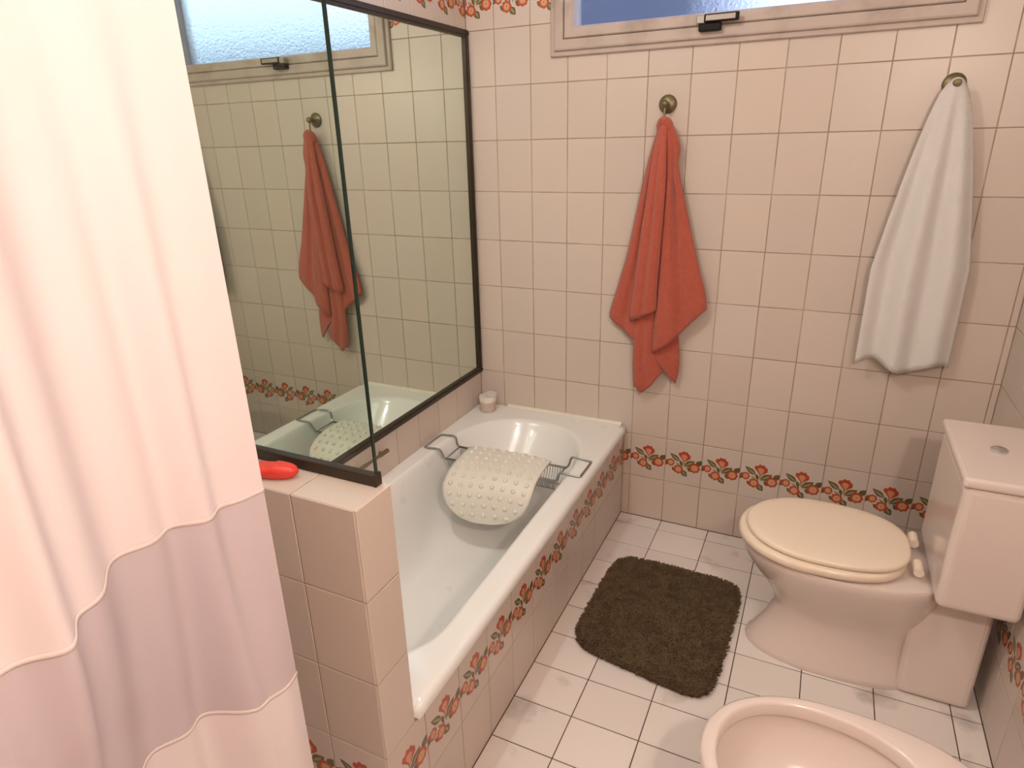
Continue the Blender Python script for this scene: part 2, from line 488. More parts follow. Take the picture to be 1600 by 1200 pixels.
for x0, x1, fx, fx1 in spans(XL, XA, XA - 0.149 * 6, 0.149):
    put_tile(wall_partition, 'top', ZP, x0, x1, YP0, YP1, T)
# floor: 20 x 15 tiles
for y0, y1, fy, _ in spans(YF, 0, -PY0, PY):
    for x0, x1, fx, _ in spans(XL, XR, 0.7513, 0.1989):
        if y1 > YP0:
            if x1 < XA: continue
            if y0 >= YP0: x0 = max(x0, XA)
            elif x0 < XA: y1 = YP0
        put_tile(floor, 'top', 0, x0, x1, y0, y1, M['floor_tile'])

# cream bead between tub and back wall, two lengths
t1 = empty('trim_1', (0.22, -0.010, 0.43), None, None); t1['kind'] = 'structure'
for xa, xb in ((0.018, 0.338), (0.340, 0.556)):
    b = MB(); rings = []
    for x in (xa, xb):
        rings.append([Vector((x, 0.0, 0.426)), Vector((x, -0.012, 0.426)), Vector((x, -0.012, 0.432)), Vector((x, -0.008, 0.4375)), Vector((x, -0.003, 0.440)), Vector((x, 0.0, 0.440))])
    b.loft(rings); b.build('bead_strip', M['trim'], t1)

# ------------------------------------------------------------------ window in the back wall
wn = empty('window_1', (WX0, 0, WZ0), None, None); wn['kind'] = 'structure'


def frame_ring(x0, x1, z0, z1, prof):
    """prof: list of (inset, y) -> mitred frame"""
    return [[Vector((x0 + i, y, z0 + i)), Vector((x1 - i, y, z0 + i)), Vector((x1 - i, y, z1 - i)), Vector((x0 + i, y, z1 - i))] for i, y in prof]


b = MB(); b.loft(frame_ring(WX0, WX1, WZ0, WZ1, [(0, 0.004), (0, -0.010), (0.003, -0.013), (0.016, -0.013), (0.019, -0.024), (0.024, -0.026), (0.052, -0.026), (0.054, -0.022), (0.054, 0.06)]), False, False)
b.build('outer_frame', M['win_frame'], wn)
b = MB(); b.loft(frame_ring(WX0 + .056, WX1 - .056, WZ0 + .056, WZ1 - .056, [(0, 0.05), (0, -0.020), (0.004, -0.024), (0.030, -0.024), (0.036, -0.018), (0.040, 0.0), (0.040, 0.05)]), False, False)
sash = b.build('sash', M['win_frame'], wn)
b = MB(); b.box(WX0 + .09, WX1 - .09, 0.010, 0.0102, WZ0 + .09, WZ1 - .09)
b.v = b.v[:]; b.f = b.f[:]; pn = MB(); pn.add([(WX0 + .09, 0.012, WZ0 + .09), (WX1 - .09, 0.012, WZ0 + .09), (WX1 - .09, 0.012, WZ1 - .09), (WX0 + .09, 0.012, WZ1 - .09)], [(0, 1, 2, 3)])
p_ = pn.build('frosted_pane', M['frost'], wn); p_['label'] = 'bluish frosted window glass'
hd = MB(); hd.box(0.772, 0.842, -0.052, -0.022, 1.893, 1.917)
ho = hd.build('handle', M['black'], wn, bevel=.003); ho['label'] = 'black and metal window latch'
hd = MB(); hd.box(0.766, 0.794, -0.060, -0.036, 1.915, 1.938); hd.build('lever_hub', M['alu'], ho, bevel=.002)
hd = MB(); hd.box(0.790, 0.898, -0.064, -0.048, 1.916, 1.940); hd.build('lever_case', M['black'], ho, bevel=.003)
hd = MB(); hd.box(0.796, 0.888, -0.0665, -0.060, 1.920, 1.936); hd.build('lever_insert', M['alu'], ho, bevel=.001)
# added wall across the yard, invented to make a dark blur in the frosted pane
b = MB(); b.box(-9, 0.15, 4.0, 7.0, -4, 7)
structure(b.build('added_wall_outside', M['added_wall'], recenter=False))
b = MB(); b.box(2.5, 16, 8.0, 9.0, -4, 3.1)  # added low wall, grades the frosted pane darker towards its bottom
structure(b.build('added_wall_outside', M['added_wall'], recenter=False))

# ------------------------------------------------------------------ bathtub
NS = 22


def basin(xl, xr, yb, yn, eb, en, z, n=2.25):
    cx = (xl + xr) / 2; w = (xr - xl) / 2; out = []
    y0 = yb - eb; y1 = yn + en
    for i in range(NS):                                        # right side, from near to back
        out.append((xr, y1 + (y0 - y1) * i / NS))
    for i in range(NS * 2):
        a = PI * i / (NS * 2); c_, s_ = math.cos(a), max(0.0, math.sin(a))
        out.append((cx + w * math.copysign(abs(c_) ** (2 / n), c_), y0 + eb * s_ ** (2 / n)))
    for i in range(NS): out.append((xl, y0 + (y1 - y0) * i / NS))
    for i in range(NS * 2):
        a = PI + PI * i / (NS * 2); c_, s_ = math.cos(a), max(0.0, -math.sin(a))
        out.append((cx + w * math.copysign(abs(c_) ** (2 / n), c_), y1 - en * s_ ** (2 / n)))
    return [Vector((x, y, z)) for x, y in out]


OX0, OX1, OY0, OY1 = XL + .0005, 0.579, YP1 + 0.0005, -0.0005


def outer(ref, inset, z, flat=0.0):
    """project the basin outline outwards onto the tub's rectangle"""
    x0, x1, y0, y1 = OX0 + flat, OX1 - inset, OY0 + flat, OY1 - flat
    cx = sum(p.x for p in ref) / len(ref); out = []
    yb = max(p.y for p in ref) - .33; yn = min(p.y for p in ref) + .2
    corners = [Vector((x, y, z)) for x in (x0, x1) for y in (y0, y1)]
    for p in ref:
        if yn <= p.y <= yb: q = Vector((x1 if p.x > cx else x0, p.y, z))
        else:
            o_ = Vector((cx, yb if p.y > yb else yn)); d = Vector((p.x, p.y)) - o_
            ts = []
            if abs(d.x) > 1e-9: ts.append(((x1 if d.x > 0 else x0) - o_.x) / d.x)
            if abs(d.y) > 1e-9: ts.append(((y1 if d.y > 0 else y0) - o_.y) / d.y)
            t = min(ts); q = Vector((o_.x + d.x * t, o_.y + d.y * t, z))
        out.append(q)
    for c in corners:
        k = min(range(len(out)), key=lambda i: (out[i] - c).length); out[k] = c
    return out


ZR = 0.430
lip = dict(xl=-0.060, xr=0.500, yb=-0.108, yn=-1.560, eb=0.36, en=0.22)
keys = [  # z, xl, xr, yb, yn, eb, en
    (0.430, -0.068, 0.508, -0.102, -1.566, 0.36, 0.22),
    (0.4285, -0.061, 0.501, -0.108, -1.560, 0.36, 0.22),
    (0.423, -0.056, 0.495, -0.115, -1.555, 0.36, 0.21),
    (0.410, -0.051, 0.490, -0.125, -1.550, 0.36, 0.21),
    (0.360, -0.040, 0.478, -0.170, -1.535, 0.36, 0.20),
    (0.280, -0.026, 0.462, -0.255, -1.515, 0.35, 0.19),
    (0.200, -0.010, 0.445, -0.370, -1.490, 0.33, 0.18),
    (0.140, 0.008, 0.428, -0.480, -1.460, 0.30, 0.17),
    (0.105, 0.030, 0.405, -0.560, -1.430, 0.27, 0.16),
    (0.088, 0.055, 0.380, -0.620, -1.400, 0.24, 0.15),
    (0.082, 0.090, 0.345, -0.690, -1.350, 0.20, 0.12),
    (0.080, 0.150, 0.285, -0.800, -1.250, 0.10, 0.08)]
kv = smooth_path([], 1) if False else None
rings = []
for i in range(len(keys) - 1):
    a = keys[max(i - 1, 0)]; k0 = keys[i]; k1 = keys[i + 1]; d = keys[min(i + 2, len(keys) - 1)]
    steps = 1 if i < 3 else 3
    for j in range(steps):
        t = j / steps
        v = [k0[q] + (k1[q] - k0[q]) * t for q in range(7)] if i < 3 else [0.5 * (2 * k0[q] + (k1[q] - a[q]) * t + (2 * a[q] - 5 * k0[q] + 4 * k1[q] - d[q]) * t * t + (3 * k0[q] - a[q] - 3 * k1[q] + d[q]) * t ** 3) for q in range(7)]
        rings.append(basin(*v[1:], v[0]))
rings.append(basin(*keys[-1][1:], keys[-1][0]))
ref = rings[0]
outs = [outer(ref, 0.0, 0.404), outer(ref, 0.0, 0.412), outer(ref, 0.002, 0.420), outer(ref, 0.007, 0.4265), outer(ref, 0.014, 0.4295), outer(ref, 0.024, 0.430)]
top_ = outer(ref, 0.024, 0.430)
flat = [[p.lerp(q, t) for p, q in zip(top_, ref)] for t in (.04, .5, .93)]
b = MB(); b.loft(outs + flat + rings, cap0=False, cap1=True)
tub = b.build('bathtub', M['enamel'], smooth=True)
tag(tub, 'white enamel bathtub set between the mirror wall and the flowered tile apron', 'bathtub')

# ------------------------------------------------------------------ mirror over the tub, glass screen on the partition
MY0, MY1, MZ0, MZ1 = YP1 - 0.004, -0.003, 0.583, 1.975
mr = empty('wall_mirror', (XL, -0.8, MZ0), 'large wall mirror in a dark bronze frame above the bathtub', 'mirror')
b = MB(); b.box(XL - .004, XL + .003, MY0 + .01, MY1 - .01, MZ0 + .008, MZ1 - .008)
b.build('mirror_glass', M['mirror'], mr)
FW = 0.027
def bar_y(name, z0, z1):
    b = MB(); b.box(XL - .004, XL + .012, MY0, MY1, z0, z1); o = b.build(name, M['bronze'], mr, bevel=.002)
    b = MB(); zc = (z0 + z1) / 2; b.box(XL + .011, XL + .0155, MY0 + .002, MY1 - .002, zc - .005, zc + .006); b.build('frame_ridge', M['bronze'], o, bevel=.0015)
bar_y('frame_rail', MZ0, MZ0 + FW); bar_y('frame_rail', MZ1 - FW, MZ1)
for ya, yb in ((MY1 - FW, MY1), (MY0, MY0 + FW)):
    b = MB(); b.box(XL - .004, XL + .012, ya, yb, MZ0 + .001, MZ1 - .001); o = b.build('frame_stile', M['bronze'], mr, bevel=.002)
    b = MB(); yc = (ya + yb) / 2; b.box(XL + .011, XL + .0155, yc - .005, yc + .006, MZ0 + .003, MZ1 - .003); b.build('frame_ridge', M['bronze'], o, bevel=.0015)

GX1, GY = 0.549, -1.625
gs = empty('glass_screen', (0.2, GY, ZP), 'clear glass shower screen in a bronze channel standing on the tiled half wall', 'glass screen')
b = MB(); b.box(XL + .001, GX1, GY - .009, GY + .009, ZP - .0005, ZP + .023); b.build('channel', M['bronze'], gs, bevel=.0025)
b = MB(); b.box(XL + .016, GX1 - .003, GY - .0025, GY + .0025, ZP + .02, 2.02)
# the free vertical edge is a piece of its own (dark green cut glass)
b.f = [f for f in b.f if f != [1, 2, 6, 5]]; b.m = b.m[:len(b.f)]
b.build('glass_pane', M['glass'], gs)
b = MB(); b.box(GX1 - .0035, GX1 + .0005, GY - .0028, GY + .0028, ZP + .020, 2.02); b.build('glass_edge', M['edge'], gs)
b = MB(); b.box(GX1 - .004, GX1 + .003, GY - .0098, GY + .0098, ZP - .0004, ZP + .026); b.build('end_cap', M['bronze'], gs, bevel=.002)
b = MB(); b.box(XL + .001, XL + .018, GY - .010, GY + .010, ZP + .03, 2.02); b.build('wall_channel', M['bronze'], gs, bevel=.002)

# ------------------------------------------------------------------ short rail under the mirror
rl = empty('grab_rail', (XL, -0.84, 0.53), 'short aged brass rail on the wall between mirror and tub rim', 'rail')
b = MB(); b.tube([(XL + .018, -0.930, 0.530), (XL + .018, -0.927, 0.530), (XL + .018, -0.885, 0.530), (XL + .018, -0.865, 0.530), (XL + .018, -0.815, 0.530), (XL + .018, -0.800, 0.530), (XL + .018, -0.760, 0.530), (XL + .018, -0.757, 0.530)], [.004, .0078, .0078, .0058, .0058, .0082, .0082, .004], 14); b.build('bar', M['brass'], rl, smooth=True, angle=50)
for y in (-0.785, -0.918):
    b = MB(); b.lathe([(.007, -.001), (.007, .004), (.006, .006), (.006, .018)], (XL, y, 0.527), 20, (1, 0, 0)); b.build('bracket', M['brass'], rl, smooth=True, angle=40)

# ------------------------------------------------------------------ wire caddy across the tub
cd = empty('bath_caddy', (0.22, -0.455, 0.43), 'dull chrome wire bath caddy hooked across the tub rims', 'bath caddy')
WR = 0.0044
zr = 0.4335
def wire(name, pts, r=WR, closed=False, parent=cd, n=8):
    b = MB(); b.tube(pts, r, n, closed); return b.build(name, M['chrome'], parent, smooth=True)
ya, yb = -0.505, -0.392
zl = 0.392
wire('rim_hook', smooth_path([(-0.020, yb, zl), (-0.030, yb, .405), (-0.034, yb, .428), (-0.045, yb, zr + .003), (-.080, yb, zr), (-.100, yb - .004, zr), (-.104, yb - .018, zr), (-.104, ya - .004, zr), (-.100, ya - .016, zr), (-.080, ya - .018, zr), (-.045, ya - .014, zr + .002), (-.034, ya - .008, .424), (-.028, ya - .002, .402), (-.020, ya, zl)], 5))
wire('rim_hook', smooth_path([(0.452, yb, zl), (0.462, yb + .006, .405), (0.468, yb + .010, .428), (.480, yb + .012, zr + .003), (.520, yb + .012, zr), (.546, yb + .008, zr), (.551, yb - .006, zr), (.551, ya + .006, zr), (.546, ya - .006, zr), (.520, ya - .008, zr), (.482, ya - .008, zr + .003), (0.470, ya - .006, .426), (.462, ya, .404), (.452, ya, zl)], 5))
for y in (ya, yb): wire('side_rail', [(-0.022, y, zl), (0.454, y, zl)])
for x in (-0.018, 0.450): wire('end_rail', [(x, ya, zl), (x, yb, zl)], .003)
xs = [-0.010 + .0085 * i for i in range(9)] + [0.10, 0.14, .18, .22, .26, .30] + [0.345 + .0105 * i for i in range(10)]
for x in xs:
    wire('rib', smooth_path([(x, yb, zl), (x, yb - .008, zl - .030), (x, yb - .03, zl - .054), (x, (ya + yb) / 2, zl - .058), (x, ya + .03, zl - .054), (x, ya + .008, zl - .030), (x, ya, zl)], 3), .0016, n=6)
for y in (ya + .035, yb - .035): wire('base_wire', [(-0.018, y, zl - .056), (0.45, y, zl - .056)], .0022, n=6)

# ------------------------------------------------------------------ rubber mat draped over the caddy
rm = empty('rubber_bath_mat', (0.21, -0.52, 0.40), 'white rubber anti-slip mat with bumps draped over the wire caddy', 'bath mat')
prof = smooth_path([(-0.372, 0.352), (-0.374, 0.388), (-0.388, 0.412), (-0.42, 0.418), (-0.48, 0.4175), (-0.535, 0.413), (-0.585, 0.398), (-0.625, 0.366), (-0.648, 0.325), (-0.660, 0.280), (-0.664, 0.235)] and
                   [Vector((0, y, z)) for y, z in ((-0.372, 0.360), (-0.376, 0.392), (-0.392, 0.414), (-0.425, 0.420), (-0.48, 0.4195), (-0.535, 0.415), (-0.585, 0.400), (-0.625, 0.368), (-0.648, 0.327), (-0.660, 0.282), (-0.664, 0.237))], 8)
plen = [0.0]
for i in range(1, len(prof)): plen.append(plen[-1] + (prof[i] - prof[i - 1]).length)
PL = plen[-1]


def prof_at(s):
    s = max(0, min(PL, s)); k = 0
    while k < len(plen) - 2 and plen[k + 1] < s: k += 1
    t = (s - plen[k]) / max(1e-9, plen[k + 1] - plen[k]); p = prof[k].lerp(prof[k + 1], t)
    d = (prof[k + 1] - prof[k]).normalized(); return p, Vector((0, -d.z, d.y)) * -1


def mat_pt(u, s, lift=0.0):
    """u -1..1 across, s metres along the drape"""
    e = 0.165; hw = 0.176
    r = s - (PL - e)
    k = math.sqrt(max(0, 1 - (r / e) ** 2.3)) if r > 0 else 1.0
    r0 = e * .5 - s
    if r0 > 0: k *= math.sqrt(max(0.0, 1 - (r0 / (e * .5)) ** 2 * .35))
    x = 0.214 + 0.014 * (s / PL) + u * hw * k
    p, nrm = prof_at(s)
    p = p + Vector((x, 0, 0)); skew = (x - 0.21) * 0.10 * min(1, s / PL * 1.2)
    u = u * k
    p.y += skew + .006 * math.sin(u * 2.2 + .5) * (s / PL)
    p.z += 0.004 * math.sin(u * 3.0 + 1.0) * (s / PL) - .006 * u * u * (1 if s < .3 else .4)
    return p + nrm * lift, nrm


b = MB(); b.grid(lambda i, j: mat_pt(i * 2 - 1, (PL - .0006) * (1 - (1 - j) ** 1.35))[0], 28, 60)
sheet = b.build('sheet', M['rubber'], rm, smooth=True)
sm = sheet.modifiers.new('thick', 'SOLIDIFY'); sm.thickness = 0.0035; sm.offset = 1
b = MB()
ss = 0.045
row = 0
while ss < PL - 0.03:
    e = 0.165; r = ss - (PL - e)
    k = math.sqrt(max(0, 1 - (r / e) ** 2.3)) if r > 0 else 1.0
    n = max(1, int(round(8 * k)))
    for i in range(n):
        u = ((i + .5) / n * 2 - 1) * (1 - .05 / max(k, .2)) if n > 1 else 0
        p, nr = mat_pt(u, ss)
        _, _ = p, nr
        t1_ = Vector((1, 0, 0)); t2_ = nr.cross(t1_).normalized(); R0 = .0092
        rg = []
        for a_, h_ in ((1.05, -.001), (.95, .0030), (.66, .0060), (.25, .0074)):
            rg.append([p + (t1_ * math.cos(2 * PI * q / 10) + t2_ * math.sin(2 * PI * q / 10)) * R0 * a_ + nr * h_ for q in range(10)])
        b.loft(rg, False, True)
    ss += 0.0365; row += 1
bo = b.build('bumps', M['rubber'], rm, smooth=True); bo['kind'] = 'stuff'

# ------------------------------------------------------------------ jar in the tub corner
jc = Vector((-0.047, -0.080, 0.430))
jr = empty('cosmetic_jar', jc, 'small frosted jar with a cream lid in the tub corner', 'jar')
b = MB(); b.lathe([(.0, 0), (.030, 0), (.0345, .003), (.0355, .010), (.0355, .044), (.033, .048), (0, .048)], jc, 40); b.build('body', M['jar'], jr, smooth=True, angle=40)
b = MB(); b.lathe([(.0, .046), (.0375, .046), (.0380, .049), (.0380, .066), (.0365, .0695), (.030, .0705), (0, .0705)], jc, 40); b.build('lid', M['jar_lid'], jr, smooth=True, angle=40)
ax = Vector((.10, -.10, 1)).normalized()
b = MB(); b.lathe([(.0, 0), (.0215, 0), (.0255, .002), (.0260, .005), (.0245, .0075), (0, .008)], jc + Vector((.013, .010, .0725)), 32, ax); b.build('small_cap', M['jar_cap'], jr, smooth=True, angle=40)

# ------------------------------------------------------------------ red soap on the partition
sc = Vector((0.330, -1.676, ZP))
b = MB(); rings = []
for i in range(17):
    t = -1 + 2 * i / 16; k = max(0.02, (1 - abs(t) ** 2.6)) ** .5
    ring = []
    for q in range(20):
        a = 2 * PI * q / 20; dx = math.cos(a); dz = math.sin(a)
        yy = .0215 * k * math.copysign(abs(dx) ** .8, dx); zz = .0125 + .0125 * math.copysign(abs(dz) ** .75, dz) * (k if dz > 0 else 1) * (1 if dz < 0 else 1)
        if dz < 0: zz = .0125 - .0125 * abs(dz) ** .6 * min(1, k * 1.3)
        px_ = .062 * t
        ca, sa = math.cos(.26), math.sin(.26)
        ring.append(sc + Vector((px_ * ca - yy * sa, px_ * sa + yy * ca, zz + .003 * (t > .2) * (1 if dz > 0 else 0))))
    rings.append(ring)
b.loft(rings)
so = b.build('soap_bar', M['soap'], smooth=True)
tag(so, 'red oblong soap bar lying on the tiled half wall by the glass screen', 'soap')

# ------------------------------------------------------------------ towel hook and coral towel
HK = Vector((0.676, 0, 1.681))
hk = empty('towel_hook', HK, 'round bronze wall hook holding the coral towel', 'hook')
b = MB(); b.lathe([(0, .0), (.031, .0), (.0315, .004), (.027, .009), (.016, .0125), (.009, .015), (0, .015)], HK, 36, (0, -1, 0)); b.build('wall_plate', M['brass'], hk, smooth=True, angle=50)
b = MB(); b.lathe([(0, .01), (.0085, .012), (.0075, .022), (.0075, .040), (.0115, .044), (.0125, .051), (.009, .057), (0, .059)], HK, 24, (0, -1, 0)); b.build('knob', M['brass'], hk, smooth=True, angle=50)
b = MB(); b.tube(smooth_path([HK + Vector((.001, -.044, -.005)), HK + Vector((0, -.047, -.025)), HK + Vector((0, -.050, -.058)), HK + Vector((.001, -.058, -.072)), HK + Vector((.002, -.068, -.066))], 5), .0040, 10); b.build('pin', M['brass'], hk, smooth=True)

Z7, O7 = 340 / 800.0, (920, 130)


def tpx(x, y, depth): return hit(O7[0] + x * Z7, O7[1] + y * Z7, 1, -depth)


def curve_at(pts, t):
    P = [Vector(p) for p in pts]; L_ = [0]
    for i in range(1, len(P)): L_.append(L_[-1] + (P[i] - P[i - 1]).length)
    s = t * L_[-1]; k = 0
    while k < len(P) - 2 and L_[k + 1] < s: k += 1
    return P[k].lerp(P[k + 1], (s - L_[k]) / max(1e-9, L_[k + 1] - L_[k]))


def panel(b, Lp, Rp, bulge, waves=(), hem=None, nu=20, nv=44):
    """cloth panel between two photo curves given as (x, y, depth from wall); hem drops the lower edge"""
    L3 = smooth_path([tpx(*p) for p in Lp], 6); R3 = smooth_path([tpx(*p) for p in Rp], 6)
    def fn(s, t):
        a = curve_at(L3, t); c = curve_at(R3, t); p = a.lerp(c, s)
        k = min(1, t * 3.0)
        p.y -= bulge * math.sin(PI * s) * (0.35 + .65 * k)
        for fr, ph, am in waves: p.y -= am * math.sin(fr * PI * s + ph) * k * math.sin(PI * min(1, s * 6, (1 - s) * 6) / 2)
        if hem:
            d = 0
            for i in range(len(hem) - 1):
                if hem[i][0] <= s <= hem[i + 1][0]:
                    w = (s - hem[i][0]) / (hem[i + 1][0] - hem[i][0]); w = w * w * (3 - 2 * w); d = hem[i][1] + (hem[i + 1][1] - hem[i][1]) * w
            p.z -= d * max(0, (t - .55) / .45) ** 1.5
        p.y += 0.0022 * (noise.noise(p * 26) - .2) * k
        p.y = min(p.y, -0.004)
        return p
    b.grid(fn, nu, nv)


b = MB()
# left back panel
panel(b, [(268, 150, .040), (246, 200, .038), (210, 330, .034), (170, 510, .030), (140, 640, .028), (110, 740, .028), (82, 830, .028), (79, 858, .028)],
      [(284, 150, .058), (262, 300, .050), (225, 600, .036), (205, 800, .030), (190, 962, .030)], .012, [(3, .4, .007), (7, 1, .002)])
# right panel
panel(b, [(284, 150, .062), (287, 280, .058), (285, 400, .056), (262, 620, .052), (247, 810, .054), (237, 940, .055), (236, 992, .052)],
      [(312, 162, .050), (331, 215, .044), (334, 250, .042), (327, 300, .040), (345, 400, .038), (395, 640, .036), (427, 770, .036), (432, 832, .036)],
      .016, [(2.4, .3, .013), (6, .6, .004)], [(0, 0), (.35, .012), (1, 0)], nu=26)
# tail behind the right panel
panel(b, [(285, 800, .034), (262, 900, .034), (240, 985, .040), (240, 1004, .042)],
      [(326, 800, .026), (328, 900, .026), (333, 1010, .028), (328, 1070, .030), (318, 1104, .032)], .008, nu=12, nv=24)
# tail under the folded hem
panel(b, [(195, 800, .040), (172, 880, .042), (164, 1000, .042), (164, 1085, .040), (168, 1112, .040)],
      [(262, 780, .040), (250, 860, .042), (240, 990, .044), (262, 1040, .040), (271, 1064, .038)], .012, [(3, .3, .006)], [(0, 0), (.3, .043), (.5, .037), (1, 0)], nu=16, nv=28)
# front fold with its short hem
panel(b, [(262, 156, .056), (240, 260, .062), (214, 420, .062), (190, 580, .060), (170, 730, .058), (150, 866, .054)],
      [(286, 150, .066), (284, 280, .076), (280, 400, .080), (262, 620, .078), (250, 760, .074), (247, 836, .070)], .016, [(3, .5, .008), (7, .2, .0025)], [(0, 0), (.2, .006), (1, 0)])
# rolled gather on the pin
tp = HK + Vector((.002, -.060, -.060))
b.tube(smooth_path([tp + Vector((-.012, .018, -.03)), tp + Vector((-.010, .010, -.008)), tp + Vector((.0, 0, .004)), tp + Vector((.014, .004, -.006)), tp + Vector((.024, .014, -.04))], 5), [.012] * 4 + [.0135] * 13 + [.012] * 4, 12)
tw = b.build('coral_towel', M['towel'], smooth=True)
s_ = tw.modifiers.new('thick', 'SOLIDIFY'); s_.thickness = .007; s_.offset = 0
tag(tw, 'coral pink terry towel hanging in folds from the round hook', 'towel')

# ------------------------------------------------------------------ white towel further along the wall (seen in the mirror)
HW = Vector((1.52, 0, 1.70))
hk2 = empty('towel_hook', HW, 'round bronze wall hook holding the white towel', 'hook')
b = MB(); b.lathe([(0, .0), (.031, .0), (.0315, .004), (.027, .009), (.016, .0125), (.009, .015), (0, .015)], HW, 36, (0, -1, 0)); b.build('wall_plate', M['brass'], hk2, smooth=True, angle=50)
b = MB(); b.lathe([(0, .01), (.0085, .012), (.0075, .022), (.0075, .060), (.0125, .066), (.009, .074), (0, .076)], HW, 24, (0, -1, 0)); b.build('knob', M['brass'], hk2, smooth=True, angle=50)
b = MB()
def wt(s, t):
    w = .022 + .115 * min(1, t * 1.6) ** .7
    x = 1.52 + (s * 2 - 1) * w
    y = -0.050 - .016 * math.sin(s * PI) - .016 * math.cos(s * 5 * PI) * min(1, t * 2)
    return Vector((x, y, 1.715 - t * (.885 - .02 * math.sin(s * 9)) - .02 * (s * 2 - 1) ** 2 * (1 - t)))
b.grid(wt, 40, 40)
w2 = b.build('white_towel', M['white_towel'], smooth=True)
s_ = w2.modifiers.new('thick', 'SOLIDIFY'); s_.thickness = .008; s_.offset = 0
tag(w2, 'white towel hanging from the hook beside the window on the back wall', 'towel')

# ------------------------------------------------------------------ floor mat
pc = [hit(965, 872, 2, .02), hit(1160, 912, 2, .02), hit(1106, 1095, 2, .02), hit(893, 1003, 2, .02)]
mc = sum(pc, Vector()) / 4
P00, P10, P11, P01 = [Vector((*q, 0)) for q in ((.652, -.322), (1.137, -.322), (1.110, -.935), (.640, -.860))]
fm = empty('floor_mat', (0.885, -0.61, 0), 'dark brown shaggy bath mat on the floor in front of the tub', 'floor mat')


def mat_edge(a, k=1.0):
    c, s = math.cos(a), math.sin(a); n = 6.5
    u = .5 + .5 * k * math.copysign(abs(c) ** (2 / n), c); v = .5 + .5 * k * math.copysign(abs(s) ** (2 / n), s)
    return P00 * (1 - u) * (1 - v) + P10 * u * (1 - v) + P11 * u * v + P01 * (1 - u) * v


def mat_uv(u, v): return P00 * (1 - u) * (1 - v) + P10 * u * (1 - v) + P11 * u * v + P01 * (1 - u) * v


NB = 120
b = MB()
def mring(k, z): return [mat_edge(2 * PI * i / NB, k) + Vector((0, 0, z + (.003 * noise.noise(mat_edge(2 * PI * i / NB, k) * 14) if z > .008 else 0))) for i in range(NB)]
b.loft([mring(.985, .0005), mring(.995, .006), mring(.985, .012), mring(.95, .015), mring(.8, .016), mring(.5, .016), mring(.2, .016), mring(.02, .016)])
b.build('backing', M['backing'], fm, smooth=True)
b = MB(); n6 = 6.5; cnt = 0
while cnt < 17000:
    u, v = random.random(), random.random()
    k = (abs(u * 2 - 1) ** n6 + abs(v * 2 - 1) ** n6) ** (1 / n6)
    if k > 1: continue
    if random.random() > (1 if k > .9 else .85): continue
    p = mat_uv(u, v); cl = noise.noise(p * 22)
    hgt = .0075 + .0035 * cl + random.uniform(-.0015, .0025)
    base = p + Vector((0, 0, .0125 if k < .95 else .004 + .008 * (1 - k) / .05))
    out_ = (p - Vector((.885, -.61, 0))).normalized() * (.005 if k > .955 else 0)
    tip = base + out_ + Vector((random.uniform(-.005, .005) + .003 * noise.noise(p * 17 + Vector((9, 0, 0))), random.uniform(-.005, .005) + .003 * noise.noise(p * 17 + Vector((0, 9, 0))), hgt))
    r = random.uniform(.0024, .0038); a0 = random.random() * 6
    q = [base + Vector((math.cos(a0 + i * 2.094) * r, math.sin(a0 + i * 2.094) * r, 0)) for i in range(3)]
    q2 = [tip + Vector((math.cos(a0 + .5 + i * 2.094) * r * .75, math.sin(a0 + .5 + i * 2.094) * r * .75, 0)) for i in range(3)]
    b.loft([q, q2], False, True); cnt += 1
pl = b.build('pile', M['pile'], fm); pl['kind'] = 'stuff'

# ------------------------------------------------------------------ toilet
def oval(xf, xb, hw, yc, z, n=64, ef=2.1, eb=2.6, split=.46):
    """egg-shaped ring: front at xf (towards the tub), back at xb"""
    xm = xf + (xb - xf) * split; out = []
    for i in range(n):
        a = 2 * PI * i / n; c, s = math.cos(a), math.sin(a)
        e = ef if c < 0 else eb
        X = xm + (xm - xf if c < 0 else xb - xm) * math.copysign(abs(c) ** (2 / e), c)
        out.append(Vector((X, yc + hw * math.copysign(abs(s) ** (2 / e), s), z)))
    return out


YT = -0.555
to = empty('toilet', (1.40, YT, 0), 'beige porcelain toilet with a closed cream seat lid', 'toilet')
lv = [(0.0, 1.168, .112, 1.66), (.010, 1.166, .114, 1.66), (.022, 1.170, .112, 1.66), (.035, 1.180, .106, 1.655), (.10, 1.216, .094, 1.645), (.16, 1.240, .092, 1.64), (.20, 1.236, .102, 1.645),
      (.25, 1.205, .128, 1.66), (.30, 1.165, .152, 1.67), (.34, 1.137, .170, 1.68), (.37, 1.122, .180, 1.685), (.392, 1.117, .183, 1.685), (.400, 1.122, .179, 1.68)]
b = MB(); b.loft([oval(xf, xb, hw, YT, z) for z, xf, hw, xb in lv]); b.build('bowl', M['porcelain'], to, smooth=True, angle=60)
def slab(xf, xb, hw, z0, z1, r, dome=0):
    R_ = []
    for k, (ins, zz) in enumerate([(r * .9, z0), (r * .3, z0 + r * .25), (0, z0 + r), (0, z1 - r), (r * .3, z1 - r * .3), (r, z1), (.03, z1 + dome * .3), (.08, z1 + dome * .8), (hw * .9, z1 + dome)]):
        R_.append(oval(xf + ins, xb - ins, hw - ins, YT, zz))
    return R_
b = MB(); b.loft(slab(1.108, 1.575, .187, .404, .432, .010)); b.build('seat', M['seat'], to, smooth=True, angle=60)
b = MB(); b.loft(slab(1.130, 1.578, .174, .434, .452, .007, .006)); b.build('lid', M['seat'], to, smooth=True, angle=60)
for dy in (-.075, .075):
    b = MB(); b.lathe([(0, -.025), (.013, -.025), (.013, .025), (0, .025)], (1.592, YT + dy, .432), 20, (0, 1, 0)); b.build('hinge', M['seat'], to, smooth=True, angle=40)
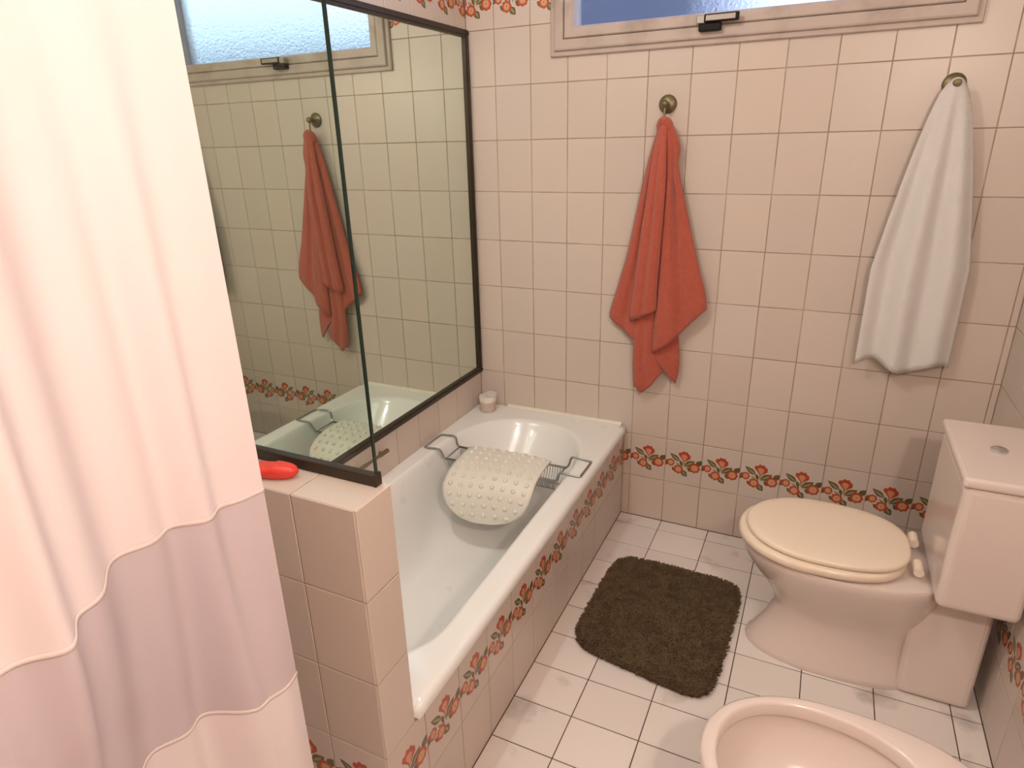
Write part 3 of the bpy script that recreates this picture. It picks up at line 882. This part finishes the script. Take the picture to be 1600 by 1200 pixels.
b = MB(); b.box(1.625, 1.812, YT - .19, YT + .19, .395, .76); b.build('cistern', M['porcelain'], to, bevel=.02, seg=4)
b = MB(); b.box(1.618, 1.815, YT - .197, YT + .197, .758, .785); li = b.build('cistern_lid', M['porcelain'], to, bevel=.009, seg=3)
b = MB(); b.lathe([(0, 0), (.02, 0), (.02, .006), (.016, .009), (0, .010)], (1.72, YT, .785), 24); b.build('flush_button', M['bright_chrome'], li, smooth=True, angle=40)
b = MB(); b.box(1.60, 1.79, YT - .09, YT + .09, .0005, .395); b.build('rear_outlet', M['porcelain'], to, bevel=.02, seg=3)

# ------------------------------------------------------------------ bidet
YB = -1.372
bd = empty('bidet', (1.40, YB, 0), 'open beige pink porcelain bidet with rounded rim', 'bidet')
XB = 1.70
rr_ = [(0.0, 1.205, .11, 1.66), (.012, 1.205, .11, 1.66), (.04, 1.215, .10, 1.655), (.12, 1.24, .095, 1.65), (.18, 1.22, .115, 1.66), (.25, 1.175, .155, 1.68), (.31, 1.147, .183, 1.695), (.352, 1.137, .193, XB),
       (.370, 1.136, .194, XB), (.378, 1.139, .191, XB - .003), (.381, 1.145, .185, XB - .008)]
rings = [oval(xf, xb, hw, YB, z) for z, xf, hw, xb in rr_]
inn = [(.381, 1.163, .168, 1.575), (.3795, 1.168, .163, 1.572), (.374, 1.171, .160, 1.570), (.352, 1.173, .158, 1.569), (.346, 1.172, .159, 1.569), (.3435, 1.166, .164, 1.57), (.334, 1.164, .165, 1.570), (.31, 1.172, .158, 1.565), (.27, 1.200, .138, 1.545), (.24, 1.245, .108, 1.51), (.225, 1.30, .07, 1.46), (.221, 1.36, .02, 1.40)]
rings += [oval(xf, xb, hw, YB, z, eb=2.3) for z, xf, hw, xb in inn]
b = MB(); b.loft(rings); b.build('basin', M['porcelain'], bd, smooth=True, angle=70)
tp_ = Vector((1.635, YB, .381))
b = MB(); b.lathe([(0, -.002), (.026, -.002), (.026, .004), (.021, .008), (.020, .060), (.018, .066), (0, .066)], tp_, 28); fa = b.build('mixer_tap', M['bright_chrome'], bd, smooth=True, angle=40)
b = MB(); b.tube(smooth_path([tp_ + Vector((-.01, 0, .035)), tp_ + Vector((-.05, 0, .050)), tp_ + Vector((-.09, 0, .046)), tp_ + Vector((-.10, 0, .034))], 5), .010, 14); b.build('spout', M['bright_chrome'], fa, smooth=True)
b = MB(); b.tube([tp_ + Vector((0, 0, .064)), tp_ + Vector((.01, 0, .080)), tp_ + Vector((-.035, 0, .096))], [.012, .010, .006], 12); b.build('lever', M['bright_chrome'], fa, smooth=True)
b = MB(); b.lathe([(0, 0), (.021, 0), (.021, .003), (.014, .004), (0, .003)], (1.38, YB, .2215), 24); b.build('drain', M['bright_chrome'], bd, smooth=True, angle=40)

# ------------------------------------------------------------------ shower curtain beyond the partition
cu = empty('shower_curtain', (0.52, -2.3, 0.10), 'white shower curtain with a sheer band hanging in front of the shower', 'curtain')
ZU, ZL = 1.088, 0.728


def sstep(a, c, x): t = max(0, min(1, (x - a) / (c - a))); return t * t * (3 - 2 * t)


def cur(s, z):
    """s metres from the free edge"""
    w = sstep(ZL - .12, ZU + .02, z)
    up = .514 - .022 * math.sin(2 * PI * s / .5) - .03 * math.sin(2 * PI * max(0, s - .12) / .31)
    lo = .512 + .012 * math.sin(2 * PI * min(s, .09) / .18) - (.085 * sstep(.055, .17, s) if s < .24 else .085 * (1 - sstep(.24, .40, s)) - .045 * math.sin(2 * PI * max(0, s - .40) / .34))
    x = lo + (up - lo) * w
    x += .011 * math.sin(2 * PI * s / .085 + 1) * sstep(0.015, .07, s) * (1 - sstep(1.3, 1.9, z))
    return Vector((x, -1.85 - s * .96 - .008 * math.sin(2 * PI * s / .22) * sstep(0, .05, s), z))


CL = 1.18
def cpanel(name, z0, z1, m_, nz):
    b = MB(); b.grid(lambda i, j: cur(i * CL, z0 + (z1 - z0) * j), 150, nz); return b.build(name, m_, cu, smooth=True)
cpanel('upper_panel', ZU, 2.02, M['curtain'], 30)
sb = cpanel('sheer_band', ZL, ZU, M['sheer'], 14); sb['label'] = 'sheer lilac-grey band'
cpanel('lower_panel', 0.10, ZL, M['curtain'], 20)
for z in (ZU, ZL):
    b = MB(); b.grid(lambda i, j: cur(i * CL, z - .003 + .007 * j) + Vector((.0006, 0, 0)), 150, 2)
    o = b.build('seam', M['seam'], cu, smooth=True); o.modifiers.new('t', 'SOLIDIFY').thickness = .0016
b = MB()
b.tube([(.52, YF - .0, 2.06), (.52, YP0 + .30, 2.06), (.52, -1.30, 2.06)], .0125, 16)
# rod bends to the left wall above the screen
b = MB(); b.tube(smooth_path([(.52, YF - .001, 2.06), (.52, -2.4, 2.06), (.52, -1.86, 2.06), (.515, -1.76, 2.06), (.47, -1.685, 2.06), (.38, -1.66, 2.06), (.1, -1.66, 2.06), (XL - .001, -1.66, 2.06)], 6), .0125, 14)
rod = b.build('curtain_rod', M['bright_chrome'], smooth=True)
tag(rod, 'bent chrome rod carrying the shower curtain', 'curtain rod')
for i in range(9):
    p = cur(.03 + i * .14, 2.02); b = MB()
    b.tube([Vector((.52 + .022 * math.cos(a), p.y, 2.052 + .030 * math.sin(a))) for a in [2 * PI * k / 20 for k in range(20)]], .002, 6, True)
    b.tube([Vector((.52, p.y, 2.023)), Vector((p.x, p.y, 2.012))], .0015, 6)
    b.build('curtain_ring', M['bright_chrome'], cu, smooth=True)

# ------------------------------------------------------------------ lamps (both outside the picture)
def point(name, spec, parent, radius):
    ld = bpy.data.lights.new(name, 'POINT'); ld.energy = spec['power']; ld.color = spec['col']; ld.shadow_soft_size = radius
    o = bpy.data.objects.new(name, ld); C.objects.link(o); o.parent = parent
    o.location = Vector(spec['loc']) - Vector(parent.location); return o


la = empty('ceiling_lamp', (LAMP_A['loc'][0], LAMP_A['loc'][1], ZC), 'small ceiling lamp with an open white metal cup', 'lamp')
x, y, z = LAMP_A['loc']
b = MB(); b.lathe([(0, ZC), (.06, ZC), (.06, ZC - .02), (.012, ZC - .03), (.012, z + .10), (.03, z + .09), (.045, z + .05), (.042, z + .048), (.026, z + .082), (0, z + .085)], (x, y, 0), 32); b.build('cup', M['lamp_white'], la, smooth=True, angle=40)
point('ceiling_lamp_offscreen', LAMP_A, la, .035)
b = MB(); b.lathe([(0, z + .085), (.012, z + .082), (.014, z + .05), (.016, z + .047), (0, z + .045)], (x, y, 0), 20); b.build('bulb_socket', M['lamp_white'], la, smooth=True)
lb = empty('wall_lamp', (XR, LAMP_B['loc'][1], LAMP_B['loc'][2]), 'small lamp on a short arm on the wall behind the bidet', 'lamp')
x, y, z = LAMP_B['loc']
b = MB(); b.box(XR - .022, XR + .001, y - .06, y + .06, z + .03, z + .09); b.build('back_plate', M['lamp_white'], lb, bevel=.006)
b = MB(); b.tube([(XR - .02, y, z + .062), (XR - .05, y, z + .066), (x, y, z + .066)], .006, 10); b.build('arm', M['lamp_white'], lb, smooth=True)
b = MB(); b.lathe([(0, .0), (.016, .0), (.016, .012), (.012, .02), (0, .022)], (x, y, z + .054), 24, (0, 0, 1)); b.build('bulb_socket', M['lamp_white'], lb, smooth=True)
point('wall_lamp_offscreen', LAMP_B, lb, .045)
